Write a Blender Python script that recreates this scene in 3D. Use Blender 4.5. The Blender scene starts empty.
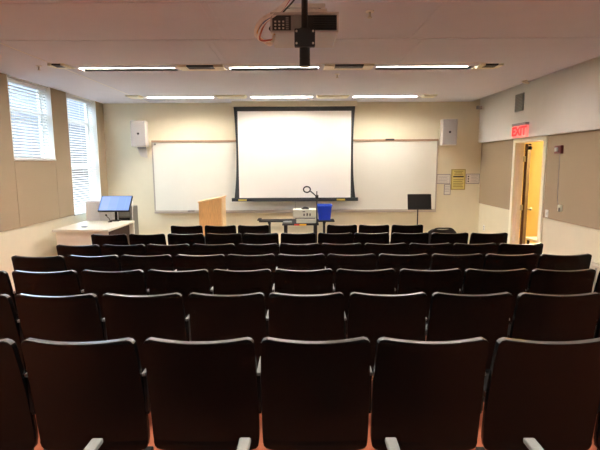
import bpy, bmesh, math, random
from mathutils import Vector, Matrix
random.seed(7)
SC = bpy.context.scene
C = SC.collection
PI = math.pi

# ------------------------------------------------------------------ materials
def lin(c):
    return tuple(((v / 255) / 12.92 if v / 255 <= .04045 else ((v / 255 + .055) / 1.055) ** 2.4) for v in c)

def mat(name, rgb, rough=.6, metal=0, var=.06, scale=30, bump=0, spec=.5, coat=0, stretch=None):
    m = bpy.data.materials.new(name); m.use_nodes = True
    nt = m.node_tree; b = nt.nodes['Principled BSDF']
    c = lin(rgb)
    b.inputs['Roughness'].default_value = rough
    b.inputs['Metallic'].default_value = metal
    b.inputs['Specular IOR Level'].default_value = spec
    b.inputs['Coat Weight'].default_value = coat
    tc = nt.nodes.new('ShaderNodeTexCoord')
    nz = nt.nodes.new('ShaderNodeTexNoise'); nz.inputs['Scale'].default_value = scale
    nz.inputs['Detail'].default_value = 3
    if stretch:
        mp = nt.nodes.new('ShaderNodeMapping'); mp.inputs['Scale'].default_value = stretch
        nt.links.new(tc.outputs['Object'], mp.inputs['Vector']); nt.links.new(mp.outputs[0], nz.inputs['Vector'])
    else:
        nt.links.new(tc.outputs['Object'], nz.inputs['Vector'])
    rp = nt.nodes.new('ShaderNodeValToRGB')
    rp.color_ramp.elements[0].position = .3; rp.color_ramp.elements[1].position = .7
    rp.color_ramp.elements[0].color = (*[max(0, v * (1 - var)) for v in c], 1)
    rp.color_ramp.elements[1].color = (*[min(1, v * (1 + var)) for v in c], 1)
    nt.links.new(nz.outputs['Fac'], rp.inputs['Fac'])
    nt.links.new(rp.outputs['Color'], b.inputs['Base Color'])
    if bump:
        bp = nt.nodes.new('ShaderNodeBump'); bp.inputs['Strength'].default_value = bump
        bp.inputs['Distance'].default_value = .01
        nt.links.new(nz.outputs['Fac'], bp.inputs['Height']); nt.links.new(bp.outputs[0], b.inputs['Normal'])
    return m

def emit(name, rgb, strength, base=None):
    m = bpy.data.materials.new(name); m.use_nodes = True
    b = m.node_tree.nodes['Principled BSDF']
    b.inputs['Base Color'].default_value = (*lin(base or rgb), 1)
    b.inputs['Emission Color'].default_value = (*lin(rgb), 1)
    b.inputs['Emission Strength'].default_value = strength
    return m

def pane_mat():
    m = bpy.data.materials.new('window_glass'); m.use_nodes = True
    nt = m.node_tree; nt.nodes.clear()
    o = nt.nodes.new('ShaderNodeOutputMaterial'); t = nt.nodes.new('ShaderNodeBsdfTransparent')
    g = nt.nodes.new('ShaderNodeBsdfGlossy'); g.inputs['Roughness'].default_value = .02
    t.inputs['Color'].default_value = (.93, .96, .97, 1)
    mx = nt.nodes.new('ShaderNodeMixShader'); mx.inputs[0].default_value = .06
    nt.links.new(t.outputs[0], mx.inputs[1]); nt.links.new(g.outputs[0], mx.inputs[2]); nt.links.new(mx.outputs[0], o.inputs[0])
    return m

def screen_mat():                                    # the monitor's picture: pale blue window panes
    m = bpy.data.materials.new('monitor_picture'); m.use_nodes = True
    nt = m.node_tree; b = nt.nodes['Principled BSDF']
    tc = nt.nodes.new('ShaderNodeTexCoord'); mp = nt.nodes.new('ShaderNodeMapping')
    mp.inputs['Scale'].default_value = (3.4, 6, 1); mp.inputs['Location'].default_value = (.1, .2, 0)
    br = nt.nodes.new('ShaderNodeTexBrick'); br.inputs['Scale'].default_value = 1
    br.inputs['Color1'].default_value = (*lin((140, 172, 236)), 1); br.inputs['Color2'].default_value = (*lin((186, 202, 244)), 1)
    br.inputs['Mortar'].default_value = (*lin((150, 185, 240)), 1)
    nt.links.new(tc.outputs['Object'], mp.inputs['Vector']); nt.links.new(mp.outputs[0], br.inputs['Vector'])
    nt.links.new(br.outputs['Color'], b.inputs['Emission Color']); b.inputs['Emission Strength'].default_value = .42
    b.inputs['Base Color'].default_value = (.02, .02, .03, 1); b.inputs['Roughness'].default_value = .15
    return m

M = dict(
    cream=mat('cream_wall_paint', (227, 220, 194), .7, var=.015, scale=6, bump=.02),
    band=mat('white_band_paint', (236, 235, 228), .7, var=.012, scale=5),
    tan=mat('tan_fabric_panel', (166, 149, 124), .95, var=.05, scale=220, bump=.15, spec=.1),
    ceil=mat('ceiling_paint', (216, 220, 232), .85, var=.012, scale=4),
    trimw=mat('white_trim', (232, 230, 224), .5, var=.01),
    vinyl=mat('beige_vinyl_floor', (206, 192, 168), .5, var=.04, scale=12),
    carpet=mat('rust_carpet', (178, 104, 76), .95, var=.2, scale=260, bump=.4, spec=.1),
    black=mat('black_chair_plastic', (9, 9, 9), .26, var=.15, scale=180, spec=.17),
    edge=mat('black_highlight_edge', (16, 15, 15), .34, var=.1, scale=180, spec=1, coat=1),
    steel=mat('dark_leg_steel', (34, 32, 31), .45, metal=.6, var=.05),
    arm=mat('grey_arm_plastic', (122, 124, 120), .5, var=.04, scale=60),
    tablet=mat('beige_tablet_laminate', (214, 202, 180), .5, var=.04, scale=60),
    board=mat('whiteboard_enamel', (233, 233, 222), .28, var=.012, scale=3),
    alu=mat('aluminium_rail', (190, 182, 172), .45, metal=.5, var=.03),
    cork=mat('cork_rail', (166, 138, 110), .8, var=.12, scale=90),
    scr=mat('projection_fabric', (243, 241, 234), .8, var=.008, scale=3),
    scrb=mat('black_screen_border', (38, 42, 44), .7, var=.05),
    ylab=mat('yellow_label', (214, 190, 84), .6, var=.05),
    spk=mat('grey_speaker_grille', (170, 166, 162), .6, var=.1, scale=400, bump=.1),
    spkside=mat('pale_speaker_shell', (214, 208, 198), .5, var=.02),
    dark=mat('dark_slot', (46, 44, 44), .6, var=.05),
    creamp=mat('cream_vent_plastic', (246, 243, 220), .5, var=.02),
    wood=mat('light_oak', (222, 170, 108), .5, var=.13, scale=9, stretch=(9, 9, .8)),
    woodp=mat('pale_oak_edge', (236, 200, 148), .5, var=.08, scale=9, stretch=(2, 2, 8)),
    jamb=mat('pale_wood_jamb', (250, 240, 228), .5, var=.05, scale=8, stretch=(9, 9, .6)),
    leaf=mat('brown_door_wood', (84, 48, 20), .5, var=.15, scale=8, stretch=(9, 9, .6)),
    yellow=mat('yellow_corridor_paint', (250, 226, 158), .75, var=.015, scale=4),
    desk=mat('white_desk_laminate', (228, 222, 206), .35, var=.012, scale=8),
    deskin=mat('brown_desk_inside', (58, 42, 32), .8, var=.08),
    bluish=mat('white_cabinet_paint', (244, 246, 252), .4, var=.012),
    rack=mat('grey_rack_metal', (120, 118, 110), .5, metal=.2, var=.06),
    blk=mat('black_metal', (22, 22, 23), .45, metal=.3, var=.06),
    blkt=mat('black_table_laminate', (12, 11, 11), .7, var=.06),
    blue=mat('blue_plastic', (28, 66, 206), .4, var=.04),
    bluerim=mat('blue_rim_plastic', (62, 100, 226), .4, var=.04),
    beige=mat('beige_device_plastic', (214, 216, 200), .45, var=.02),
    grey=mat('grey_device_plastic', (150, 152, 150), .5, var=.05),
    red=mat('red_tape', (196, 60, 34), .5, var=.05),
    yel=mat('yellow_tape', (236, 184, 40), .5, var=.05),
    silver=mat('silver_projector_shell', (200, 198, 194), .4, metal=.1, var=.03),
    white=mat('white_plastic', (236, 234, 226), .45, var=.01),
    paper=mat('white_paper', (226, 222, 214), .8, var=.015),
    papery=mat('yellow_sign_face', (216, 202, 122), .7, var=.05, scale=40),
    papere=mat('olive_sign_frame', (168, 152, 84), .6, var=.05),
    ink=mat('grey_print', (150, 146, 150), .8, var=.05),
    inkb=mat('black_print', (40, 38, 40), .8, var=.05),
    inky=mat('olive_print', (150, 138, 78), .8, var=.05),
    maroon=mat('maroon_alarm_plastic', (104, 36, 32), .45, var=.08),
    slat=mat('white_blind_slat', (240, 240, 238), .5, var=.01),
    steelb=mat('brushed_hinge_steel', (190, 186, 174), .35, metal=.8, var=.05),
    heater=mat('grey_heater_enamel', (196, 188, 170), .5, var=.02),
    pad=mat('black_chair_upholstery', (24, 22, 22), .7, var=.2, scale=150, bump=.1),
    cw=mat('white_cable', (250, 248, 244), .5), co=mat('orange_cable', (224, 178, 110), .5),
    cb=mat('blue_cable', (108, 128, 176), .5), cr=mat('red_cable', (176, 92, 72), .5), ck=mat('black_cable', (34, 33, 34), .5),
)
M['glass'] = pane_mat(); M['picture'] = screen_mat()
M['lamp'] = emit('lit_lamp_lens', (255, 247, 239), 28)
M['warm'] = emit('warm_corridor_lamp', (255, 236, 198), 56)
M['exit'] = emit('lit_red_letters', (255, 22, 24), 1.1, (200, 30, 30))
M['exitface'] = emit('lit_pink_sign_face', (255, 120, 112), .3, (226, 160, 150))

# ------------------------------------------------------------------ mesh helpers
class MB:
    def __init__(s): s.bm = bmesh.new(); s.mats = []
    def mi(s, m):
        if m not in s.mats: s.mats.append(m)
        return s.mats.index(m)
    def faces(s, fs, m, smooth=False):
        k = s.mi(m)
        for f in fs: f.material_index = k; f.smooth = smooth
    def box(s, a, b, m, bev=0, rot=None, piv=None):
        x0, y0, z0 = (min(a[i], b[i]) for i in range(3)); x1, y1, z1 = (max(a[i], b[i]) for i in range(3))
        vs = [s.bm.verts.new(p) for p in ((x0,y0,z0),(x1,y0,z0),(x1,y1,z0),(x0,y1,z0),(x0,y0,z1),(x1,y0,z1),(x1,y1,z1),(x0,y1,z1))]
        fs = [s.bm.faces.new([vs[i] for i in q]) for q in ((3,2,1,0),(4,5,6,7),(0,1,5,4),(1,2,6,5),(2,3,7,6),(3,0,4,7))]
        s.faces(fs, m)
        if bev:
            es = list({e for f in fs for e in f.edges})
            r = bmesh.ops.bevel(s.bm, geom=es, offset=bev, segments=2, affect='EDGES', profile=.5)
            s.faces(r['faces'], m); vs = list({v for f in r['faces'] for v in f.verts} | {v for v in vs if v.is_valid})
        if rot: bmesh.ops.rotate(s.bm, verts=vs, cent=Vector(piv or ((x0+x1)/2,(y0+y1)/2,(z0+z1)/2)), matrix=rot)
        return s
    def prism(s, pts, axis, a, b, m):                # polygon pts in the two other axes, extruded along axis
        def mk(p, t):
            return {0: (t, p[0], p[1]), 1: (p[0], t, p[1]), 2: (p[0], p[1], t)}[axis]
        A = [s.bm.verts.new(mk(p, a)) for p in pts]; B = [s.bm.verts.new(mk(p, b)) for p in pts]
        n = len(pts); fs = [s.bm.faces.new(A), s.bm.faces.new(B[::-1])]
        for i in range(n): fs.append(s.bm.faces.new((A[i], B[i], B[(i+1) % n], A[(i+1) % n])))
        s.faces(fs, m); return s
    def tube(s, pts, r, m, n=10, close=False, r2=None):
        pts = [Vector(p) for p in pts]; rings = []; N = len(pts)
        up = None
        for i, p in enumerate(pts):
            if close: d = pts[(i+1) % N] - pts[i-1]
            else: d = pts[min(i+1, N-1)] - pts[max(i-1, 0)]
            d.normalize()
            if up is None: up = Vector((0,0,1)) if abs(d.z) < .9 else Vector((0,1,0))
            u = d.cross(up).normalized(); v = u.cross(d).normalized(); up = v
            rr = r if r2 is None else r + (r2 - r) * i / (N - 1)
            rings.append([s.bm.verts.new(p + (u*math.cos(2*PI*k/n) + v*math.sin(2*PI*k/n))*rr) for k in range(n)])
        fs = []
        for i in range(N if close else N-1):
            A, B = rings[i], rings[(i+1) % N]
            for k in range(n): fs.append(s.bm.faces.new((A[k], A[(k+1) % n], B[(k+1) % n], B[k])))
        s.faces(fs, m, True)
        if not close: s.faces([s.bm.faces.new(rings[0][::-1]), s.bm.faces.new(rings[-1])], m)
        return s
    def build(s, name, parent=None, loc=None, smooth_angle=None):
        bmesh.ops.recalc_face_normals(s.bm, faces=s.bm.faces)
        me = bpy.data.meshes.new(name); s.bm.to_mesh(me); s.bm.free()
        for m in s.mats: me.materials.append(M[m])
        o = bpy.data.objects.new(name, me); C.objects.link(o)
        if loc: o.location = loc
        if parent: o.parent = parent
        return o

def smooth_path(pts, k=8):                           # Catmull-Rom
    P = [Vector(p) for p in pts]; P = [2*P[0]-P[1]] + P + [2*P[-1]-P[-2]]; out = []
    for i in range(1, len(P)-2):
        for j in range(k):
            t = j/k; a, b, c, d = P[i-1:i+3]
            out.append(.5*((2*b) + (c-a)*t + (2*a-5*b+4*c-d)*t*t + (3*b-a-3*c+d)*t**3))
    out.append(P[-2]); return out

def thing(name, label, cat, loc=(0,0,0), rz=0, group=None):
    o = bpy.data.objects.new(name, None); C.objects.link(o); o.empty_display_size = .1
    o.location = loc; o.rotation_euler.z = rz
    return tag(o, label, cat, group)
def tag(o, label, cat, group=None):
    o['label'] = label; o['category'] = cat
    if group: o['group'] = group
    return o
def struct(o):
    o['kind'] = 'structure'; return o
def copy_tree(o, parent=None):
    c = o.copy(); C.objects.link(c); c.parent = parent
    for ch in list(o.children): copy_tree(ch, c)
    return c

# ------------------------------------------------------------------ the room (metres; camera at x=0, y=0; front wall y=9.9)
XL, XR, YF, YB = -4.18, 3.92, 9.9, -2.6
CE = 3.2                                             # ceiling height
FP = [(-3, .498), (2.25, .282), (3.16, .237), (4.07, .187), (5.04, .130), (5.93, .084), (6.89, .075), (7.83, .066), (8.84, 0), (20, 0)]
def fz(y):                                           # the seating floor is dished and falls gently to the front
    for (a, p), (c, q) in zip(FP, FP[1:]):
        if y <= c: return p + (q - p) * (y - a) / (c - a)
    return 0

b = MB()
ys = [YB, 8.84, YF + .1]
pr = [(YB - .1, -.3), (7.9, -.3)] + [(y, fz(y)) for y in (7.9, 6.89, 5.93, 5.04, 4.07, 3.16, 2.25, YB - .1)]
b.prism(pr, 0, XL - .15, XR + .15, 'carpet')
b.prism([(7.9, -.3), (YF + .1, -.3), (YF + .1, 0), (8.84, 0), (7.9, fz(7.9))], 0, XL - .15, XR + .15, 'vinyl')
struct(b.build('floor'))

# ceiling with an opening for every recessed light; its right edge stops short of the bulkhead
SEG = [(-2.95, -1.67), (-.94, .26), (1.04, 2.32)]
ROWS = [(9.0, 9.2), (6.3, 6.5), (3.5, 3.72), (.75, .97)]
XE = 3.66
b = MB()
xs = [XL - .15] + [v for s_ in SEG for v in s_] + [XE]
yy = [YB - .1] + [v for r in sorted(ROWS) for v in r] + [YF + .1]
holes = {(round(x, 3), round(y0, 3)) for (x, _) in SEG for (y0, _) in ROWS}
G = {}
for ix, x in enumerate(xs):
    for iy, y in enumerate(yy): G[ix, iy] = b.bm.verts.new((x, y, CE))
fs = []
for ix in range(len(xs) - 1):
    for iy in range(len(yy) - 1):
        if (round(xs[ix], 3), round(yy[iy], 3)) in holes: continue
        fs.append(b.bm.faces.new((G[ix, iy], G[ix+1, iy], G[ix+1, iy+1], G[ix, iy+1])))
r = bmesh.ops.extrude_face_region(b.bm, geom=fs)
bmesh.ops.translate(b.bm, verts=[v for v in r['geom'] if isinstance(v, bmesh.types.BMVert)], vec=(0, 0, .03))
b.faces(b.bm.faces, 'ceil')
struct(b.build('ceiling'))
struct(MB().box((XL - .15, YB - .1, 3.62), (4.3, YF + .1, 3.75), 'ceil').build('ceiling_slab'))
struct(MB().box((XE + .02, YB, 3.42), (4.05, YF, 3.46), 'ceil').build('ceiling_recess'))

struct(MB().box((XL - .15, YF, -.3), (XR + .2, YF + .12, 3.62), 'cream').build('wall_front'))
struct(MB().box((XL - .15, YB - .12, -.3), (XR + .2, YB, 3.62), 'cream').build('wall_back'))

# left wall, two window openings up to the ceiling
W = [(6.70, 7.83, 1.99), (8.35, 9.52, .985)]
b = MB(); T = XL - .2
b.box((T, YB, -.3), (XL, W[0][0], 3.62), 'cream'); b.box((T, W[0][1], -.3), (XL, W[1][0], 3.62), 'cream')
b.box((T, W[1][1], -.3), (XL, YF, 3.62), 'cream')
for y0, y1, z0 in W:
    b.box((T, y0, -.3), (XL, y1, z0), 'cream'); b.box((T, y0, CE), (XL, y1, 3.62), 'cream')
struct(b.build('wall_left'))
# tan fabric panels on the left wall
PZ0 = 1.0; n = 0
for y0, y1, z0, z1 in ((YB, W[0][0], PZ0, CE), (W[0][0], W[0][1], PZ0, W[0][2] - .0), (W[0][1], W[1][0], PZ0, CE), (W[1][1], YF, PZ0, CE)):
    n += 1
    struct(MB().box((XL, y0 + .003, z0), (XL + .022, y1 - .003, z1 - .002), 'tan', .004).build(f'trim_{n}'))

# right wall with the door opening, tan panels and the white bulkhead above
DY0, DY1, DZ = 7.37, 8.32, 2.27
b = MB(); T = XR + .14
b.box((XR, YB, -.3), (T, DY0 - .05, 3.62), 'cream'); b.box((XR, DY1 + .05, -.3), (T, YF, 3.62), 'cream')
b.box((XR, DY0 - .05, DZ + .05), (T, DY1 + .05, 3.62), 'cream')
struct(b.build('wall_right'))
for y0, y1 in ((YB, DY0 - .11), (DY1 + .11, YF)):
    n += 1
    struct(MB().box((XR - .02, y0 + .003, 1.045), (XR, y1 - .003, 2.34), 'tan', .004).build(f'trim_{n}'))
n += 1
struct(MB().box((3.83, YB, 2.34), (XR, YF, 3.42), 'band').build(f'trim_{n}'))

# thin joint strips of the ceiling boards
def strip(a, c, m='trimw'):
    global n
    n += 1
    struct(MB().box((a[0], a[1], CE - .004), (c[0], c[1], CE), m).build(f'trim_{n}'))
for x0, y0, y1 in ((-.735, YB, 4.92), (-.80, YB, 4.92), (1.156, YB, 4.92), (-.92, 4.95, 6.05), (-.985, 4.95, 6.05), (1.29, 4.95, 6.05), (-3.15, 4.95, 9.8)):
    strip((x0 - .008, y0), (x0 + .008, y1), 'ceil' if x0 != -3.15 else 'trimw')
strip((XL + .03, 4.92), (XE, 4.95), 'ceil'); strip((XL + .03, 3.82), (XE, 3.835), 'ceil')
strip((-3.0, 6.09), (2.5, 6.11)); 

# corridor behind the door
struct(MB().box((T, 5.6, -.3), (5.75, 13.2, 0), 'vinyl').build('floor_corridor'))
struct(MB().box((T, 5.6, 2.75), (5.75, 13.2, 2.85), 'ceil').build('ceiling_corridor'))
b = MB()
b.box((5.6, 5.6, 0), (5.75, 13.2, 2.75), 'yellow'); b.box((T, 5.6, 0), (5.6, 5.72, 2.75), 'yellow')
b.box((T, 13.08, 0), (5.6, 13.2, 2.75), 'yellow'); b.box((T, YF + .12, 0), (T + .12, 13.08, 2.75), 'yellow')
struct(b.build('wall_corridor'))
t = thing('corridor_light', 'warm round ceiling lamp in the yellow corridor beyond the door', 'light', (4.95, 9.3, 2.75))
MB().tube([(0,0,0), (0,0,-.03)], .24, 'white', 24).build('lamp_base', t)
MB().tube([(0,0,-.03), (0,0,-.075), (0,0,-.09)], .2, 'warm', 24, r2=.15).build('lamp_shade', t)
t = thing('bench', 'low white topped bench with dark legs in the corridor behind the door', 'bench', (4.92, 8.9, 0))
MB().box((-.2,-.55,.32), (.2,.55,.37), 'white', .01).build('seat', t)
for sx in (-.15, .15):
    for sy in (-.48, .48): MB().box((sx-.02, sy-.02, 0), (sx+.02, sy+.02, .32), 'blk').build('leg', t)

# door: casing, jambs, leaf folded back into the corridor
t = struct(bpy.data.objects.new('door_1', None)); C.objects.link(t); t.location = (XR, DY1, 0)
b = MB(); oy = -DY1
for y0, y1 in ((DY0 - .09, DY0), (DY1, DY1 + .09)):
    b.box((-.03, y0 + oy, 0), (0, y1 + oy, DZ + .065), 'creamp', .004)
b.box((-.03, DY0 + oy, DZ), (0, oy + DY1, DZ + .065), 'creamp', .004)
b.build('casing', t)
b = MB()
b.box((0, -.0, 0), (.14, .045, DZ), 'jamb', .003); b.box((0, DY0 + oy - .045, 0), (.14, DY0 + oy, DZ), 'jamb', .003)
b.box((0, DY0 + oy, DZ), (.16, 0, DZ + .045), 'jamb', .003)
b.box((.05, -.015, 0), (.075, 0, DZ), 'jamb')
b.build('jamb', t)
ang = math.radians(60)
R = Matrix.Rotation(ang, 3, 'Z')
hp = Vector((.15, -.0, 0))
b = MB(); b.box((.012, -.045, .01), (.9, 0, DZ - .02), 'leaf', .003)
o = b.build('leaf', t); o.location = hp; o.rotation_euler.z = ang
for z in (.3, 1.1, 1.98):
    MB().box((-.03, -.03, z - .05), (.012, -.002, z + .05), 'steelb', .003).build('hinge', t).location = hp
b = MB(); b.tube([(.83, -.045, 1.0), (.83, -.09, 1.0)], .012, 'steelb'); b.tube([(.83, -.09, 1.0), (.83, -.105, 1.0), (.83, -.125, 1.0), (.83, -.13, 1.0)], .03, 'steelb', 14, r2=.026)
b.build('knob', o)
b = MB(); b.box((.05, -.1, DZ - .12), (.28, -.046, DZ - .06), 'blk', .006); b.box((.02, -.09, DZ - .04), (.26, -.05, DZ - .02), 'blk')
b.build('closer', o)

# ------------------------------------------------------------------ windows and blinds
def window(idx, y0, y1, z0, mull):
    t = struct(bpy.data.objects.new(f'window_{idx}', None)); C.objects.link(t); t.location = (XL, y0, z0)
    w, h = y1 - y0, CE - z0
    b = MB()                                         # white lining of the opening
    b.box((-.2, 0, 0), (.022, .012, h), 'trimw'); b.box((-.2, w - .012, 0), (.026, w, h), 'trimw'); b.box((-.2, 0, h - .012), (0, w, h), 'trimw')
    b.build('lining', t)
    MB().box((-.2, .0, 0), (.04, w, .025), 'trimw', .006).build('sill', t)
    b = MB(); f = .05
    for a, c in (((0, 0), (w, f)), ((0, h - f), (w, h)), ((0, 0), (f, h)), ((w - f, 0), (w, h))):
        b.box((-.19, a[0], a[1]), (-.14, c[0], c[1]), 'trimw')
    for m in mull: b.box((-.185, 0, m - .03), (-.145, w, m + .03), 'trimw')
    b.build('frame', t)
    MB().box((-.168, f, f), (-.162, w - f, h - f), 'glass').build('pane', t)
def blind(y0, y1, z0, label, ang):
    w, h = y1 - y0 - .05, CE - z0 - .03
    t = thing('window_blind', label, 'blind', (XL - .06, y0 + .025, z0 + .026), 0, None)
    MB().box((-.03, 0, h - .06), (.03, w, h - .015), 'slat', .004).build('headrail', t)
    MB().box((-.026, 0, .0), (.026, w, .022), 'slat', .004).build('bottom_rail', t)
    b = MB(); p = .046; k = int((h - .1) / p)
    for i in range(k):
        z = .05 + i * p
        c = Vector((0, w / 2, z))
        pts = [(-.025, -.002), (0, .002), (.025, -.002), (.025, -.0005), (0, .0035), (-.025, -.0005)]
        ca, sa = math.cos(ang), math.sin(ang)
        b.prism([(q[0]*ca - q[1]*sa, z + q[0]*sa + q[1]*ca) for q in pts], 1, .0, w, 'slat')
    b.build('slats', t)
    b = MB()
    for f in (.15, .5, .85): b.tube([(.026, w*f, .01), (.026, w*f, h - .05)], .0012, 'slat', 5)
    b.build('ladder_cord', t)
    b = MB(); b.tube([(.036, .1, h - .05), (.036, .1, -.08)], .0014, 'slat', 5); b.tube([(.036, .1, -.08), (.036, .1, -.1), (.036, .1, -.13)], .005, 'grey', 8, r2=.009)
    b.build('pull_cord', t)
window(1, *W[0], [.78]); window(2, *W[1], [.9, 1.75])
blind(*W[0], 'white venetian blind in the short high window nearer the camera', math.radians(-32))
blind(*W[1], 'white venetian blind in the tall window by the corner desk', math.radians(-20))

# ------------------------------------------------------------------ ceiling lights and vents
def ceiling_light(x0, x1, y0, y1, label, group):
    t = thing('ceiling_light', label, 'light', ((x0+x1)/2, (y0+y1)/2, CE), 0, group)
    hx, hy, H = (x1-x0)/2, (y1-y0)/2, .115
    b = MB()                                         # open-bottomed white trough
    b.box((-hx-.01, -hy-.01, .0), (-hx, hy+.01, H), 'white'); b.box((hx, -hy-.01, .0), (hx+.01, hy+.01, H), 'white')
    b.box((-hx, -hy-.01, .0), (hx, -hy, H), 'white'); b.box((-hx, hy, .0), (hx, hy+.01, H), 'white')
    b.box((-hx-.01, -hy-.01, H), (hx+.01, hy+.01, H+.01), 'white')
    b.build('housing', t)
    MB().box((-hx+.02, -hy+.03, H-.045), (hx-.02, hy-.03, H-.02), 'lamp', .005).build('lens', t)
nm = ['nearest the front wall', 'second from the front wall', 'just above the top of the picture', 'above the camera']
ps = ['left', 'middle', 'right']
for j, (y0, y1) in enumerate(ROWS):
    for i, (x0, x1) in enumerate(SEG):
        ceiling_light(x0, x1, y0, y1, f'{ps[i]} recessed strip light of the row {nm[j]}', 'recessed ceiling lights')

def vent(x0, x1, y0, y1, label, slot):
    t = thing('ceiling_vent', label, 'vent', ((x0+x1)/2, (y0+y1)/2, CE), 0, 'ceiling slot vents')
    hx, hy = (x1-x0)/2, (y1-y0)/2
    if slot:
        e = hx*.42
        MB().box((-hx, hy*.3, -.012), (hx, hy, 0), 'creamp', .003).build('plate', t)
        for s in (-1, 1): MB().box((s*(hx-e), -hy, -.028), (s*hx, hy*.2, 0), 'creamp', .006).build('end_cap', t)
        MB().box((-hx+e, -hy*.9, -.02), (hx-e, hy*.1, 0), 'dark', .004).build('slot', t)
    else:
        MB().prism([(-hx, 0), (hx, 0), (hx-.04, -.03), (-hx+.04, -.03)], 1, -hy, hy, 'creamp').build('plate', t)
        MB().box((-hx*.5, -hy*.4, -.033), (hx*.5, hy*.4, -.03), 'white').build('slot', t)
vent(-1.6, -.99, 6.13, 6.47, 'dark slotted vent between left and middle lights of the nearer row', True)
vent(.33, .98, 6.13, 6.47, 'dark slotted vent between middle and right lights of the nearer row', True)
vent(-3.2, -2.99, 6.0, 6.3, 'small dark slotted vent left of the nearer light row', True)
vent(2.36, 2.66, 6.13, 6.45, 'small dark slotted vent at the right end of the nearer light row', True)
vent(-1.6, -1.0, 8.78, 9.06, 'plain cream vent between left and middle lights of the far row', False)
vent(.33, .96, 8.88, 9.12, 'plain cream vent between middle and right lights of the far row', False)
vent(-3.26, -2.98, 8.72, 9.0, 'plain cream vent at the left end of the far light row', False)
vent(2.34, 2.62, 8.85, 9.08, 'plain cream vent at the right end of the far light row', False)

def sprinkler(x, y, label):
    t = thing('sprinkler_head', label, 'sprinkler', (x, y, CE), 0, 'ceiling sprinklers')
    MB().tube([(0,0,0), (0,0,-.008)], .035, 'white', 14).build('escutcheon', t)
    MB().tube([(0,0,-.008), (0,0,-.05)], .009, 'steelb', 8).build('nozzle', t)
    MB().tube([(0,0,-.05), (0,0,-.054)], .02, 'steelb', 12).build('deflector', t)
sprinkler(-3.39, 6.15, 'small sprinkler head on the ceiling above the left windows')
sprinkler(.6, 4.06, 'small sprinkler head on the ceiling right of the projector')
sprinkler(.55, 6.8, 'small sprinkler head on the ceiling just beyond the nearer light row')
t = thing('occupancy_sensor', 'small yellowish sensor under the ceiling edge above the red exit sign', 'sensor', (3.56, 7.38, CE))
MB().tube([(0,0,0), (0,0,-.02)], .03, 'creamp', 14).build('mount', t)
MB().box((-.06,-.03,-.05), (.05,.03,-.02), 'creamp', .012, Matrix.Rotation(.3, 3, 'Y')).build('head', t)

# ------------------------------------------------------------------ front wall: whiteboard, screen, speakers, notices
t = thing('whiteboard', 'wide white writing board with brown top rail behind the projection screen', 'whiteboard', (-.1, YF, .9))
bx0, bx1, bh = -3.04, 3.04, 1.5
MB().box((bx0, -.022, .02), (bx1, -.0, bh - .02), 'board').build('panel', t)
b = MB(); b.box((bx0 - .025, -.032, 0), (bx0, 0, bh), 'alu', .003); b.box((bx1, -.032, 0), (bx1 + .025, 0, bh), 'alu', .003); b.box((bx0, -.032, 0), (bx1, 0, .02), 'alu', .003)
b.build('frame', t)
MB().box((bx0 - .025, -.04, bh - .02), (bx1 + .025, 0, bh + .025), 'cork', .004).build('top_rail', t)
MB().prism([(-.032, -.035), (-.12, -.035), (-.12, .005), (-.11, .005), (-.105, -.02), (-.032, -.02)], 0, bx0, bx1, 'alu').build('marker_tray', t)
b = MB(); b.box((bx0 + .03, -.05, bh - .075), (bx0 + .07, -.022, bh - .04), 'grey', .004); b.build('clip', t)
b = MB(); b.box((1.93, -.055, bh + .0), (2.12, -.04, bh + .035), 'dark', .004); b.build('map_hook', t)
t = thing('board_eraser', 'black felt eraser lying on the whiteboard tray left of the lectern', 'eraser', (-2.36, YF - .072, .8825))
MB().box((-.07, -.02, 0), (.07, .03, .02), 'dark', .004).build('felt', t)
MB().box((-.07, -.02, .02), (.07, .03, .036), 'blk', .004).build('handle', t)

SY = 9.72
t = thing('projection_screen', 'large pull-down projection screen with black border in front of whiteboard', 'projection screen', (-.105, SY, 1.12))
MB().box((-1.3, -.05, 1.975), (1.3, .06, 2.08), 'cream', .006).build('case', t)
def screen_w(v):                                     # tensioned cloth: sides bow inwards
    return 1.232 + (.035 if v > .5 else .06) * abs(2 * v - 1) ** 2.2
b = MB(); N = 20; rows = []
for i in range(N + 1):
    v = i / N; z = .07 + v * 1.91; w = screen_w(v); q = 1.188
    rows.append([[b.bm.verts.new((x, y, z)) for x in (-w, -q, q, w)] for y in (0, .004)])
for i in range(N):
    v = (i + .5) / N
    for k in range(3):
        for s in (0, 1):
            A, B_ = rows[i][s], rows[i+1][s]
            f = b.bm.faces.new((A[k], A[k+1], B_[k+1], B_[k])); b.faces([f], 'scr' if k == 1 and .0 < v < .965 else 'scrb', True)
    for k in (0, 3):
        f = b.bm.faces.new((rows[i][0][k], rows[i][1][k], rows[i+1][1][k], rows[i+1][0][k])); b.faces([f], 'scrb')
b.build('cloth', t)
MB().box((-1.35, -.025, 0), (1.35, .03, .075), 'scrb', .008).build('bottom_bar', t)
for x in (-1.12, .98): MB().box((x - .09, -.028, .012), (x + .09, -.0245, .05), 'ylab').build('label', t)

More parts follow.
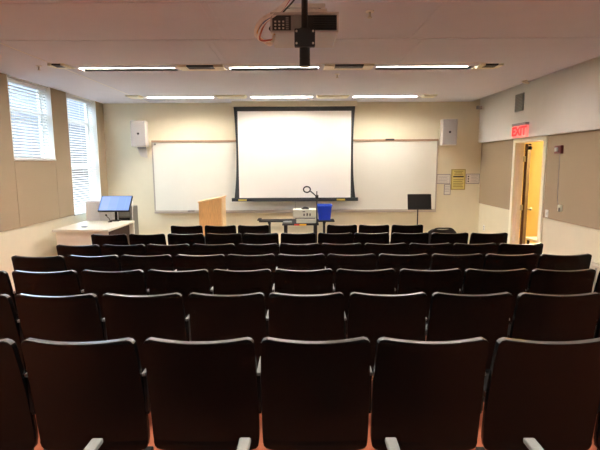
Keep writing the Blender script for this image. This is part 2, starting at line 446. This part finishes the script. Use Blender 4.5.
def speaker(x, label, bracket, rz):
    t = thing('wall_speaker', label, 'speaker', (x, YF - .16, 2.55), rz, 'wall speakers')
    MB().box((-.155, -.14, -.27), (.155, .1, .27), 'spkside', .015).build('cabinet', t)
    MB().box((-.14, -.152, -.255), (.14, -.138, .255), 'spk', .006).build('grille', t)
    MB().tube([(-.0, -.152, .0), (0, -.158, 0)], .024, 'dark', 14).build('badge', t)
    b = MB(); b.box((-.03, .08, -.05), (.03, .16, .05), 'spkside'); 
    b.build('bracket', t)
    if bracket:
        MB().box((-.05, -.06, -.3), (.1, .1, -.27), 'grey', .004).build('tilt_joint', t)
        MB().prism([(-.08, -.3), (.11, -.3), (.11, -.5), (-.02, -.46)], 1, .08, .12, 'spkside').build('wall_plate', t)
speaker(-3.36, 'grey wall speaker left of the whiteboard, on a pale bracket', True, .12)
speaker(3.13, 'grey wall speaker right of the whiteboard, above the notices', False, -.1)

def notice(name, x0, x1, z0, z1, label, kind):
    t = thing(name, label, 'notice', ((x0+x1)/2, YF, (z0+z1)/2), 0, None)
    hx, hz = (x1-x0)/2, (z1-z0)/2
    if kind == 'yellow':
        MB().box((-hx, -.014, -hz), (hx, 0, hz), 'papere', .003).build('frame', t)
        MB().box((-hx+.022, -.017, -hz+.022), (hx-.022, -.013, hz-.022), 'papery').build('sheet', t)
        b = MB(); b.box((-hx+.04, -.0185, hz*.22), (hx-.04, -.0165, hz*.34), 'inkb')
        for i, w in enumerate((.8, .6, .75)): b.box((-hx*w*.8, -.0185, hz*(.82-.14*i)), (hx*w*.8, -.0165, hz*(.76-.14*i)), 'inky')
        for i in range(5): b.box((-hx*.7, -.0185, hz*(.02-.17*i)), (hx*(.7-.12*(i % 2)), -.0165, hz*(-.05-.17*i)), 'inky')
        b.build('print', t)
    else:
        MB().box((-hx, -.008, -hz), (hx, 0, hz), 'ink', .002).build('frame', t)
        MB().box((-hx+.014, -.011, -hz+.014), (hx-.014, -.007, hz-.014), 'paper').build('sheet', t)
        b = MB()
        k = 5 if kind != 'small' else 4
        for i in range(k): b.box((-hx*(.75 if kind != 'marks' else .3), -.0125, hz*(.62-.3*i)), (hx*(.7-.15*(i % 2)), -.0105, hz*(.56-.3*i)), 'ink')
        if kind == 'marks':
            for z in (.45, -.02, -.5): b.box((-hx*.75, -.0125, hz*(z-.13)), (-hx*.55, -.0105, hz*(z+.13)), 'inkb')
        b.build('print', t)
notice('wall_sign', 3.275, 3.585, 1.335, 1.78, 'yellow framed sign with a black bar between two white notices', 'yellow')
notice('wall_notice', 2.965, 3.262, 1.465, 1.675, 'white framed notice left of the yellow sign', 'lines')
notice('wall_notice', 3.597, 3.893, 1.465, 1.68, 'white framed notice with dark squares right of the yellow sign', 'marks')
notice('wall_notice', 3.13, 3.275, 1.225, 1.455, 'small white notice hanging below the other notices, left of yellow sign', 'small')

def outlet(name, label, cat, loc, axis, holes):
    t = thing(name, label, cat, loc, 0 if axis == 'y' else -PI/2)
    MB().box((-.04, -.008, -.06), (.04, 0, .06), 'white', .003).build('plate', t)
    for z in holes:
        b = MB()
        if name == 'light_switch': b.box((-.012, -.016, z-.025), (.012, -.007, z+.025), 'white', .003); b.build('rocker', t)
        else: b.box((-.016, -.011, z-.014), (.016, -.007, z+.014), 'grey', .003); b.build('socket', t)
outlet('wall_outlet', 'white wall outlet low on the front wall beside the equipment rack', 'outlet', (-4.0+.0, YF, .45), 'y', (-.025, .025))
outlet('wall_outlet', 'white wall outlet low on the right wall near the front corner', 'outlet', (XR, 9.59, .54), 'x', (-.025, .025))
outlet('light_switch', 'white light switch on the tan panel beside the door', 'light switch', (XR - .02, 7.14, 1.12), 'x', (0,))

# ------------------------------------------------------------------ right wall devices
t = thing('exit_sign', 'glowing red exit sign on the white bulkhead above the door', 'exit sign', (3.83, 7.98, 2.345))
MB().box((-.05, -.235, 0), (0, .235, .2), 'exitface', .006).build('panel', t)
MB().box((-.07, -.245, .2), (0, .245, .245), 'grey', .006).build('housing', t)
cu = bpy.data.curves.new('lettering', 'FONT'); cu.body = 'EXIT'; cu.size = .205; cu.extrude = .003; cu.align_x = 'CENTER'; cu.align_y = 'CENTER'; cu.offset = .007
cu.materials.append(M['exit'])
tmp = bpy.data.objects.new('lettering', cu); C.objects.link(tmp)
me = bpy.data.meshes.new_from_object(tmp.evaluated_get(bpy.context.evaluated_depsgraph_get())); bpy.data.objects.remove(tmp)
o = bpy.data.objects.new('lettering', me); C.objects.link(o); o.parent = t
o.matrix_local = Matrix(((0, 0, -1, -.054), (-1.2, 0, 0, 0), (0, 1, 0, .1), (0, 0, 0, 1)))

t = thing('wall_grille', 'grey rectangular grille high on the white bulkhead near the exit sign', 'grille', (3.83, 8.11, 2.95))
MB().box((-.02, -.15, -.15), (0, .15, .15), 'grey', .006).build('frame', t)
b = MB()
for i in range(11): b.box((-.027, -.13, -.13 + i*.0245), (-.018, .13, -.117 + i*.0245), 'rack')
b.build('louvres', t)
t = thing('wall_camera', 'small grey camera box on the bulkhead near the front corner', 'camera', (3.83, 9.72, 3.06))
MB().box((-.03, -.06, -.05), (0, .06, .05), 'white', .006).build('mount', t)
MB().box((-.14, -.03, -.04), (-.03, .03, .03), 'grey', .008).build('body', t)
t = thing('fire_alarm_strobe', 'small maroon fire alarm strobe on the tan panel right of the door', 'alarm', (XR - .02, 6.9, 2.11))
MB().box((-.04, -.09, -.06), (0, .09, .06), 'maroon', .006).build('body', t)
MB().box((-.06, -.02, -.03), (-.038, .05, .03), 'white', .006).build('strobe_lens', t)
t = thing('thermostat', 'small pale thermostat with hanging wire on the tan panel below the alarm', 'thermostat', (XR - .02, 6.76, 1.24))
MB().box((-.03, -.035, -.045), (0, .05, .05), 'creamp', .006).build('body', t)
MB().box((-.04, -.02, -.05), (-.029, .01, .01), 'dark', .004).build('dial', t)
MB().tube([(-.004, .13, .81), (-.004, .125, .4), (-.004, .11, .1), (-.004, .05, .02)], .003, 'ink', 6).build('wire', t)
# low heater cover
y1h = 5.96
t = thing('radiator_cover', 'low grey metal radiator cover along the right wall, far right', 'radiator', (XR - .022, y1h, 0))
b = MB(); L = 3.2
b.prism([(0, fz(y1h)), (0, .58), (-L, .58), (-L, fz(y1h - L))], 0, -.1, -.001, 'heater'); b.build('body', t)
MB().box((-.115, -L, .58), (0, .006, .61), 'heater', .004).build('top_plate', t)
for i in range(7): MB().box((-.112, -.26 - i*.44, .3), (-.1, -.25 - i*.44, .58), 'grey').build('seam', t)

# ------------------------------------------------------------------ things at the front
t = thing('lectern', 'light oak lectern with a sloping top standing before the whiteboard', 'lectern', (-1.75, 9.1, 0))
b = MB(); dz = [(-.235, 1.175), (.225, 1.262)]
b.prism([(-.235, .06), (.205, .06), (.205, 1.25), (-.235, 1.168)], 1, -.21, -.19, 'wood'); b.build('side_panel', t)
b = MB(); b.prism([(-.235, .06), (.205, .06), (.205, 1.25), (-.235, 1.168)], 1, .19, .21, 'wood'); b.build('side_panel', t)
MB().box((.205, -.21, .06), (.228, .21, 1.25), 'woodp').build('front_panel', t)
MB().prism([(-.25, 1.166), (.245, 1.258), (.245, 1.283), (-.25, 1.191)], 1, -.22, .22, 'woodp').build('top', t)
MB().box((-.23, -.19, .6), (.205, .19, .62), 'wood').build('shelf', t)
MB().box((-.24, -.215, 0), (.23, .215, .06), 'wood').build('base', t)

def table(x0, x1, y0, y1, h, label, legs, T):
    t = thing('folding_table' if T else 'equipment_cart', label, 'table' if T else 'cart', ((x0+x1)/2, (y0+y1)/2, 0))
    hx, hy = (x1-x0)/2, (y1-y0)/2
    MB().box((-hx, -hy, h-.03), (hx, hy, h), 'blkt', .005).build('top', t)
    for x in legs:
        if T:
            b = MB(); b.tube([(x, 0, .04), (x, 0, h-.06)], .024, 'blk'); b.box((x-.03, -hy*.8, h-.06), (x+.03, hy*.8, h-.03), 'blk', .006)
            s = -1 if x < 0 else 1
            b.prism([(x-.03-.09*0, h-.03), (x+.03, h-.03), (x+.02, h-.14), (x-.02, h-.14)], 1, -.03, .03, 'blk')
            b.box((x-.03, -hy*.9, 0), (x+.03, hy*.9, .04), 'blk', .01); b.build('leg', t)
        else:
            for s in (-1, 1):
                MB().box((x-.03, s*(hy-.04)-.03, .0), (x+.03, s*(hy-.04)+.03, h-.03), 'blk', .005).build('leg', t)
    return t
t = table(-.83, .70, 9.12, 9.42, .775, 'long black folding table behind the equipment cart', (-.56, .56), True)
MB().box((-.80, -.14, .775), (-.73, .14, .80), 'blkt', .006).build('end_lip', t)
t = table(-.34, .36, 8.62, 9.08, .775, 'small black equipment cart carrying the pale projector box', (-.29, .29), False)
MB().box((-.33, -.21, .2), (.33, .21, .225), 'blkt').build('shelf', t)
MB().box((-.12, -.233, .743), (-.02, -.2295, .777), 'red').build('red_tape_label', t)
MB().box((-.02, -.233, .743), (.11, -.2295, .777), 'yel').build('yellow_tape_label', t)
TZ = .775
t = thing('overhead_projector', 'pale boxy projector with dark buttons on the black cart', 'projector', (.1, 8.87, TZ))
MB().box((-.17, -.15, 0), (.23, .16, .085), 'beige', .01).build('base', t)
MB().box((-.235, -.13, .1), (.215, .15, .262), 'beige', .012).build('body', t)
MB().box((-.19, -.135, .085), (.2, .14, .1), 'dark').build('dark_gap_line', t)  # dark strip stands in for the dark gap between base and body
for i, x in enumerate((-.02, .04, .095)): MB().box((x-.014, -.134, .14 - .0*i), (x+.014, -.128, .14 + (.045, .055, .05)[i]), 'dark', .002).build('button', t)
MB().box((-.05, -.134, .215), (.0, -.128, .23), 'dark', .002).build('slot', t)
b = MB(); b.box((-.07, -.08, .262), (.08, .06, .285), 'dark', .008); b.tube([(-.04, -.05, .287), (0, -.05, .305), (.06, -.05, .29)], .012, 'blk'); b.build('handle', t)
MB().tube([(-.19, 0, .262), (-.19, 0, .42)], .003, 'ink', 6).build('antenna', t)
t = thing('keyboard', 'cluttered grey keyboard with coiled leads at the left end of the cart', 'keyboard', (-.24, 8.82, TZ))
MB().box((-.09, -.14, 0), (.085, .1, .022), 'rack', .006).build('body', t)
b = MB()
for i in range(4):
    for j in range(5): b.box((-.08 + .032*j, -.12 + .05*i, .022), (-.055 + .032*j, -.08 + .05*i, .03), 'grey', .002)
b.build('keys', t)
MB().tube(smooth_path([(-.08, .02, .035), (-.03, -.02, .06), (.03, .03, .05), (.07, -.02, .075), (.02, .06, .04)]), .007, 'dark').build('lead', t)
t = thing('document_camera', 'black document camera with ring head on a bent arm beside the blue bin', 'document camera', (.335, 8.7, TZ))
MB().box((-.03, -.05, 0), (.02, .05, .02), 'blk', .006).build('base', t)
MB().tube([(-.01, 0, .02), (-.01, 0, .62)], .011, 'blk').build('pole', t)
MB().box((-.04, -.03, .46), (.02, .03, .55), 'blk', .008).build('clamp', t)
MB().tube([(-.02, 0, .52), (-.07, -.02, .57), (-.13, -.03, .62)], .012, 'blk').build('arm', t)
ring = [(-.20 + .058*math.cos(a) * 1.12 + .0, -.03, .655 + .055*math.sin(a)) for a in [2*PI*i/20 for i in range(20)]]
MB().tube(ring, .013, 'blk', 8, True).build('ring_head', t)
t = thing('recycling_bin', 'blue plastic bin standing on the black table, right of the projector', 'bin', (.5, 9.27, TZ))
b = MB(); A = [(-.115, -.1), (.115, -.1), (.115, .1), (-.115, .1)]; 
lo = [b.bm.verts.new((x, y, 0)) for x, y in A]; hi = [b.bm.verts.new((x*1.25, y*1.25, .29)) for x, y in A]
hi2 = [b.bm.verts.new((x*1.18, y*1.18, .29)) for x, y in A]; lo2 = [b.bm.verts.new((x*.93, y*.93, .01)) for x, y in A]
fs = [b.bm.faces.new(lo), b.bm.faces.new(lo2)]
for i in range(4):
    j = (i+1) % 4
    fs += [b.bm.faces.new((lo[i], lo[j], hi[j], hi[i])), b.bm.faces.new((hi[i], hi[j], hi2[j], hi2[i])), b.bm.faces.new((hi2[i], hi2[j], lo2[j], lo2[i]))]
b.faces(fs, 'blue'); b.build('tub', t)
b = MB()
for a, c in (((-.155, -.137), (.155, -.12)), ((-.155, .12), (.155, .137)), ((-.155, -.12), (-.138, .12)), ((.138, -.12), (.155, .12))): b.box((a[0], a[1], .285), (c[0], c[1], .315), 'bluerim', .004)
b.build('rim', t)

t = thing('music_stand', 'black music stand with a flat tilted desk before the whiteboard', 'music stand', (2.37, 9.0, 0))
MB().box((-.235, -.01, -.15), (.235, .006, .15), 'blk', .01, Matrix.Rotation(-.2, 3, 'X')).build('desk', t, (0, 0, 1.16))
MB().box((-.235, -.05, -.008), (.235, .0, .002), 'blk', .003).build('ledge', t, (0, -.025, 1.012))
MB().tube([(-.02, .03, .25), (-.02, .03, 1.12)], .012, 'blk').build('pole', t)
for a in (0, 2.1, 4.2): MB().tube([(-.02, .03, .3), (-.02 + .26*math.sin(a), .03 + .26*math.cos(a), .012)], .01, 'blk', 8).build('leg', t)

# corner desk, cabinet, monitor, rack
t = thing('corner_desk', 'big white corner desk below the tall window', 'desk', (-3.46, 7.72, 0))
z0 = .0; hx, hy, H = .42, .58, .9
MB().box((-hx-.06, -hy, H-.04), (hx, hy, H), 'desk', .006).build('top', t)
b = MB(); b.prism([(-hx, fz(7.72-hy+.02)), (hx-.02, fz(7.72-hy+.02)), (hx-.02, H-.04), (-hx, H-.04)], 1, -hy+.02, -hy+.05, 'desk'); b.build('front_panel', t)
MB().box((-hx, -hy+.05, .05), (-hx+.03, hy, H-.04), 'desk').build('side_panel', t)
MB().box((-hx+.03, hy-.06, .05), (hx, hy-.02, H-.04), 'desk').build('back_panel', t)
MB().box((.32, -hy+.05, .06), (.34, hy-.06, H-.04), 'deskin').build('divider', t)
tag(MB().box((-.04, -.03, 0), (.04, .03, .018), 'grey', .006).build('remote_control', None, (-3.55, 7.42, .9)), 'small grey remote lying on the white corner desk', 'remote')
t = thing('cabinet', 'tall white cabinet behind the corner desk, under the tall window', 'cabinet', (-3.75, 8.66, 0))
MB().box((-.25, -.2, 0), (.25, .2, 1.25), 'bluish', .008).build('body', t)
MB().box((-.235, -.215, .06), (-.004, -.2, 1.22), 'bluish', .004).build('door', t)
MB().box((.004, -.215, .06), (.235, -.2, 1.22), 'bluish', .004).build('door', t)
t = thing('monitor', 'large tilted touch monitor showing pale blue, on the corner desk', 'monitor', (-3.38, 8.2, .9))
tilt = Matrix.Rotation(-math.radians(42), 3, 'X')
o = MB().box((-.285, -.02, -.17), (.285, .015, .17), 'blk', .006).build('bezel', t, (.025, .06, .31)); o.rotation_euler.x = -math.radians(40)
p = MB().box((-.271, -.0225, -.155), (.271, -.0195, .156), 'picture').build('display', o)
MB().tube([(.02, .06, .0), (.02, .07, .15), (0, .1, .28)], .022, 'blk').build('stand', t)
MB().box((-.07, -.02, 0), (.1, .12, .015), 'blk', .005).build('base', t)
t = thing('gooseneck_microphone', 'small black gooseneck microphone on the desk under the monitor', 'microphone', (-3.4, 8.08, .9))
MB().tube([(0,0,0), (0,0,.012)], .035, 'blk', 16).build('base', t)
MB().tube(smooth_path([(0,0,.01), (-.01,0,.06), (-.04,0,.09), (-.06,0,.12)]), .006, 'blk').build('neck', t)
MB().tube([(-.055,0,.112), (-.07,0,.14)], .014, 'blk').build('capsule', t)
t = thing('equipment_rack', 'grey equipment rack tower right of the white cabinet', 'rack', (-3.3, 8.74, 0))
MB().box((-.13, -.2, 0), (.1, .2, 1.12), 'rack', .008).build('body', t)
for i in range(6): MB().box((-.115, -.208, .12 + i*.165), (.085, -.199, .26 + i*.165), 'grey' if i % 2 else 'blk', .004).build('unit', t)
MB().tube(smooth_path([(.03, -.1, 1.12), (.1, -.14, 1.26), (.14, -.16, 1.2), (.13, -.17, 1.0), (.125, -.18, .6), (.12, -.2, .2)]), .007, 'cw').build('cable', t)

# ------------------------------------------------------------------ ceiling projector
t = thing('ceiling_projector', 'silver projector hanging from the ceiling on a black pole', 'projector', (.035, 3.0, CE))
def zz(z): return z - CE
b = MB()                                             # body: silver, deeper than wide, slightly narrower below
b.prism([(-.212, zz(2.862)), (.212, zz(2.862)), (.212, zz(2.752)), (.204, zz(2.745)), (-.204, zz(2.745)), (-.212, zz(2.752))], 1, .03, .39, 'silver')
b.build('body', t)
b = MB()
for a, c in (((-.215, 2.745), (.215, 2.757)), ((-.215, 2.85), (.215, 2.866)), ((-.215, 2.757), (-.203, 2.85)), ((.203, 2.757), (.215, 2.85))): b.box((a[0], .0, zz(a[1])), (c[0], .04, zz(c[1])), 'silver', .003)
b.build('rear_bezel', t)
pn = MB().box((-.203, .012, zz(2.757)), (.203, .032, zz(2.85)), 'dark').build('connector_panel', t)
for i in range(3):
    for j in range(3): MB().box((-.190 + i*.025, .006, zz(2.768 + j*.02)), (-.178 + i*.025, .013, zz(2.777 + j*.02)), 'white').build('button', pn)
for j in range(6): MB().box((-.118, .006, zz(2.766 + j*.013)), (-.1, .013, zz(2.773 + j*.013)), 'grey').build('button', pn)
MB().box((-.085, .004, zz(2.757)), (-.02, .014, zz(2.848)), 'grey', .003).build('port_block', pn)
b = MB()
for i in range(8): b.box((.055, .004, zz(2.763 + i*.0105)), (.195, .013, zz(2.768 + i*.0105)), 'blk')
b.build('vent_grille', pn)
b = MB(); b.box((-.15, .06, zz(2.885)), (.145, .4, zz(2.905)), 'white', .003); b.build('mount_plate', t)
b = MB(); b.box((-.135, .1, zz(2.925)), (.135, .36, zz(2.95)), 'white', .003); b.build('mount_plate', t)
b = MB()
for x in (-.1, .1):
    for y in (.12, .34): b.tube([(x, y, zz(2.86)), (x, y, zz(2.93))], .008, 'grey', 8)
b.build('spacer', t)
MB().tube([(.0, -.06, zz(2.74)), (.0, -.06, 0)], .0195, 'blk', 16).build('pole', t)
MB().tube([(.0, -.06, zz(2.525)), (.0, -.06, zz(2.75))], .033, 'blk', 18).build('pole_sleeve', t)
MB().box((-.063, -.115, zz(2.632)), (.063, -.075, zz(2.738)), 'blk', .006).build('clamp', t)
MB().box((-.05, -.08, zz(2.66)), (.05, .03, zz(2.72)), 'blk', .004).build('clamp_arm', t)
for x in (-.05, .05):
    for z in (2.65, 2.72): MB().tube([(x, -.115, zz(z)), (x, -.121, zz(z))], .0065, 'white', 8).build('bolt', t)
MB().tube([(0, -.06, -.012), (0, -.06, 0)], .08, 'blk', 20).build('ceiling_plate', t)
MB().tube([(0, -.06, -.35), (0, .0, -.30), (0, .18, -.262), (0, .23, -.256)], .015, 'blk').build('support_arm', t)
t = thing('cable_bundle', 'loose loop of white and coloured cables left of the hanging projector', 'cable', (.035, 3.0, CE))
cols = ['cw', 'cw', 'co', 'cw', 'cb', 'cw', 'cr', 'ck']
for i, c in enumerate(cols):
    d = random.uniform(-.012, .012); e = random.uniform(-.02, .02)
    pts = [(-.02 + e, -.03, -.02), (-.06 + d, .0, -.2), (-.15 + e, .02 + d, -.31 + d), (-.25 + e, .01 + e, -.38 + d), (-.29 + e*1.3, .0, -.45 + d), (-.275 + d, -.01 - e, -.50 - .5*e), (-.215, -.005, -.515 + e), (-.19, .01 + .004*i, -.48 + .01*(i % 3))]
    if c == 'ck': pts = [(-.0, -.03, -.02), (-.04, .0, -.22), (-.13, .03, -.32), (-.20, .02, -.40), (-.22, .01, -.43), (-.205, .013, -.445)]
    MB().tube(smooth_path(pts, 6), .0075 if c == 'cw' else .0055, c, 7).build('cable', t)

# ------------------------------------------------------------------ the chairs
def back_mesh(T=.034, z0=.2, z1=.83, pad=False):
    b = MB()
    vs = [0, .012, .035, .07, .09, .1, .16, .25, .35, .46, .58, .7, .8, .88, .93, .965, .988, 1]
    us = [-1, -.985, -.95, -.88, -.76, -.6, -.4, -.2, 0, .2, .4, .6, .76, .88, .95, .985, 1]
    H = z1 - z0; front, rear = [], []
    for v in vs:
        z = z0 + v * H
        w = .2643 + .0095 * math.sin(min(1, (1 - v) / .7) * PI * .5) - .006 * max(0, 1 - v / .12)
        if pad: w -= .012
        rt, rb = (.032, .034) if not pad else (.12, .06)
        t1, t0 = (1 - v) * H, v * H
        if t1 < rt: w -= rt - math.sqrt(max(0, rt*rt - (rt - t1)**2))
        if t0 < rb: w -= rb - math.sqrt(max(0, rb*rb - (rb - t0)**2))
        prof = .11 * (1 - v) ** .9 + .012 * math.sin(PI * v) - (.006 if v < .085 else 0)
        fr, rr = [], []
        for u in us:
            zz_ = z - .014 * (1 - u*u) * v**6
            wrap = .022 * u*u
            y = prof + wrap
            fr.append(b.bm.verts.new((u*w, y + T, zz_))); rr.append(b.bm.verts.new((u*w, y, zz_)))
        front.append(fr); rear.append(rr)
    n, m = len(vs), len(us); fs = []
    for i in range(n - 1):
        for j in range(m - 1):
            fs.append(b.bm.faces.new((rear[i][j], rear[i][j+1], rear[i+1][j+1], rear[i+1][j])))
            fs.append(b.bm.faces.new((front[i][j+1], front[i][j], front[i+1][j], front[i+1][j+1])))
    rim = []
    for i in range(n - 1):
        for j in (0, m - 1): fs.append(b.bm.faces.new((rear[i][j], rear[i+1][j], front[i+1][j], front[i][j])))
    for j in range(m - 1):
        for i in (0, n - 1): fs.append(b.bm.faces.new((rear[i][j], rear[i][j+1], front[i][j+1], front[i][j])))
    loop = set()
    for L in (front, rear):
        for i in range(n - 1):
            for j in (0, m - 1): loop.add(b.bm.edges.get((L[i][j], L[i+1][j])))
        for j in range(m - 1):
            for i in (0, n - 1): loop.add(b.bm.edges.get((L[i][j], L[i][j+1])))
    bmesh.ops.recalc_face_normals(b.bm, faces=b.bm.faces)
    bmesh.ops.bevel(b.bm, geom=[e for e in loop if e], offset=T*.38, segments=3, affect='EDGES', profile=.5, clamp_overlap=True)
    b.faces(b.bm.faces, 'pad' if pad else 'black', True)
    if not pad:                                      # extra gloss added on the top edge to strengthen its highlight
        b.bm.normal_update()
        b.faces([f for f in b.bm.faces if abs(f.normal.y) < .93 and abs(f.normal.x) + abs(f.normal.z) > .3 and f.calc_area() < .004 and f.calc_center_median().z > z1 - .03], 'edge', True)
    return b
def seat_mesh(m='black', w=.225):
    b = MB(); pr = [(.13, .47), (.13, .44), (.22, .415), (.38, .42), (.47, .435), (.505, .415), (.52, .425), (.5, .46), (.42, .47), (.25, .445), (.18, .455)]
    b.prism(pr, 0, -w, w, m)
    es = [e for e in b.bm.edges if abs(e.verts[0].co.x - e.verts[1].co.x) < 1e-6]
    bmesh.ops.bevel(b.bm, geom=es, offset=.008, segments=2, affect='EDGES', clamp_overlap=True); b.faces(b.bm.faces, m)
    return b
def make_chair():
    t = thing('lecture_chair', '', 'chair')
    back_mesh().build('backrest', t); seat_mesh().build('seat', t)
    for s in (-1, 1):
        b = MB(); b.box((s*.17-.02, .2, .03), (s*.17+.02, .25, .43), 'steel', .005); b.box((s*.17-.025, .08, 0), (s*.17+.025, .42, .03), 'steel', .006)
        b.box((s*.17-.018, .18, .40), (s*.17+.018, .42, .43), 'steel', .004); b.build('leg', t)
    x = .278
    MB().box((x-.011, .095, .612), (x+.0105, .3, .63), 'arm', .005).build('armrest', t)
    b = MB(); b.box((x-.008, .11, .42), (x+.008, .19, .612), 'steel', .004); b.box((.18, .12, .40), (x+.008, .18, .43), 'steel', .004); b.build('arm_post', t)
    return t
ROWDEF = [   # y of the back's top edge, x of every chair
    (1.125, [-1.03, -.483, .055, .562]),
    (2.047, [-1.63, -1.055, -.483, .07, .622, 1.19, 1.755]),
    (2.962, [-2.23, -1.65, -1.07, -.5, .04, .59, 1.15, 1.73, 2.31]),
    (3.866, [-2.83, -2.23, -1.64, -1.07, -.51, .03, .57, 1.13, 1.7, 2.27, 2.84]),
    (4.80, [-2.82, -2.23, -1.66, -1.08, -.53, .01, .55, 1.11, 1.68, 2.25, 2.82]),
    (5.73, [-2.84, -2.26, -1.69, -1.11, -.543, -.008, .53, 1.09, 1.66, 2.22, 2.80]),
    (6.66, [-2.83, -2.27, -1.70, -1.13, -.58, -.03, .52, 1.06, 1.63, 2.21, 2.78]),
    (7.61, [-1.92, -1.35, -.79, .71, 1.25, 1.81]),
]
ORD = ['leftmost', 'second from left', 'third from left', 'fourth from left', 'fifth from left', 'sixth from left', 'seventh from left', 'eighth from left', 'ninth from left', 'tenth from left', 'rightmost']
RN = ['row below the picture, grey arm showing', 'nearest row of full backs', 'second row of backs from the camera', 'third row of backs from the camera', 'fourth row of backs from the camera', 'fifth row of backs from the camera', 'sixth row of backs from the camera', 'farthest row, before the front wall']
row_below = []
proto = make_chair(); first = True
tmp = MB().box((-.0235, .1, .585), (.0235, .47, .605), 'arm', .006).build('armrest'); long_arm = tmp.data; bpy.data.objects.remove(tmp)
for r, (y, xs) in enumerate(ROWDEF):
    for i, x in enumerate(xs):
        o = proto if first else copy_tree(proto); first = False
        o.location = (x, y - .03 - .010 * x - .006 * x * x, fz(y + .2)); o.rotation_euler.z = -.010
        gaps = [abs(x - q) for q in xs if .4 < abs(x - q) < .7]
        o.scale.x = min(gaps) / .565 * .5 + sum(gaps) / len(gaps) / .565 * .5 if r else .91
        if r == 0: row_below.append(o)
        od = 'rightmost' if i == len(xs) - 1 else ORD[i]
        o['label'] = f'black plastic lecture chair, {od} in the {RN[r]}'
        o['group'] = f'chairs in the {RN[r].split(",")[0]}'
for o in row_below:                                  # the arms of this row reach further forward
    for ch in o.children:
        if ch.name.startswith('armrest'): ch.data = long_arm; ch.location = (.298, 0, 0)
# one padded chair stands alone at the right end of the farthest row
y = 7.72
t = thing('padded_chair', 'black padded chair with rounded back at the right end of the farthest row', 'chair', (2.46, y, fz(y + .2)))
back_mesh(.05, .40, .73, True).build('backrest', t)
b = MB(); w = .215
ring = [(-w, .03, .47), (-w, .015, .63), (-w+.03, .0, .70), (-w+.09, -.005, .745), (0, -.012, .75), (w-.09, -.005, .745), (w-.03, .0, .70), (w, .015, .63), (w, .03, .47)]
b.tube(smooth_path(ring, 5), .012, 'blk', 8); b.build('back_frame', t)
seat_mesh('pad', .22).build('seat', t)
for sx in (-.2, .2):
    for sy in (.1, .46): MB().tube([(sx, sy, .0), (sx, sy, .43)], .012, 'blk', 8).build('leg', t)

# ------------------------------------------------------------------ daylight, camera
wd = bpy.data.worlds.new('sky'); SC.world = wd; wd.use_nodes = True
nt = wd.node_tree; bg = nt.nodes['Background']; bg.inputs['Strength'].default_value = 5.5
tc = nt.nodes.new('ShaderNodeTexCoord'); sp = nt.nodes.new('ShaderNodeSeparateXYZ'); rp = nt.nodes.new('ShaderNodeValToRGB')
e = rp.color_ramp.elements; e[0].position = .5; e[0].color = (.02, .019, .018, 1); e[1].position = .66; e[1].color = (.68, .83, 1, 1)
m_ = rp.color_ramp.elements.new(.58); m_.color = (.07, .085, .11, 1)
mp = nt.nodes.new('ShaderNodeMapRange'); mp.inputs['From Min'].default_value = -1
nt.links.new(tc.outputs['Generated'], sp.inputs[0]); nt.links.new(sp.outputs['Z'], mp.inputs['Value']); nt.links.new(mp.outputs[0], rp.inputs[0]); nt.links.new(rp.outputs[0], bg.inputs['Color'])
for i, (y0, y1, z0) in enumerate(W):                 # sampling portals in the two window openings
    l = bpy.data.lights.new('window_portal', 'AREA'); l.shape = 'RECTANGLE'; l.size = y1 - y0; l.size_y = CE - z0
    l.cycles.is_portal = True
    o = bpy.data.objects.new('window_portal', l); C.objects.link(o); o.location = (XL - .22, (y0+y1)/2, (z0+CE)/2)
    o.rotation_euler = Matrix(((0, 0, -1), (1, 0, 0), (0, 1, 0))).to_euler() if False else (PI/2, 0, -PI/2)

th = math.atan(62 / 455); ro = math.radians(.3)
cam = bpy.data.cameras.new('camera'); cam.sensor_width = 36; cam.lens = 455 / 600 * 36; cam.clip_start = .02
co = bpy.data.objects.new('camera', cam); C.objects.link(co); SC.camera = co
co.matrix_world = Matrix.Translation((0, 0, 1.93)) @ Matrix.Rotation(PI/2 - th, 4, 'X') @ Matrix.Rotation(-ro, 4, 'Z')

vs = SC.view_settings
vs.view_transform = 'Standard'; vs.look = 'None'; vs.gamma = 1; vs.use_curve_mapping = False
vs.exposure = 1.55
SC.cycles.max_bounces = 10; SC.cycles.diffuse_bounces = 6
SC.cycles.use_denoising = True
SC.cycles.sample_clamp_indirect = 6
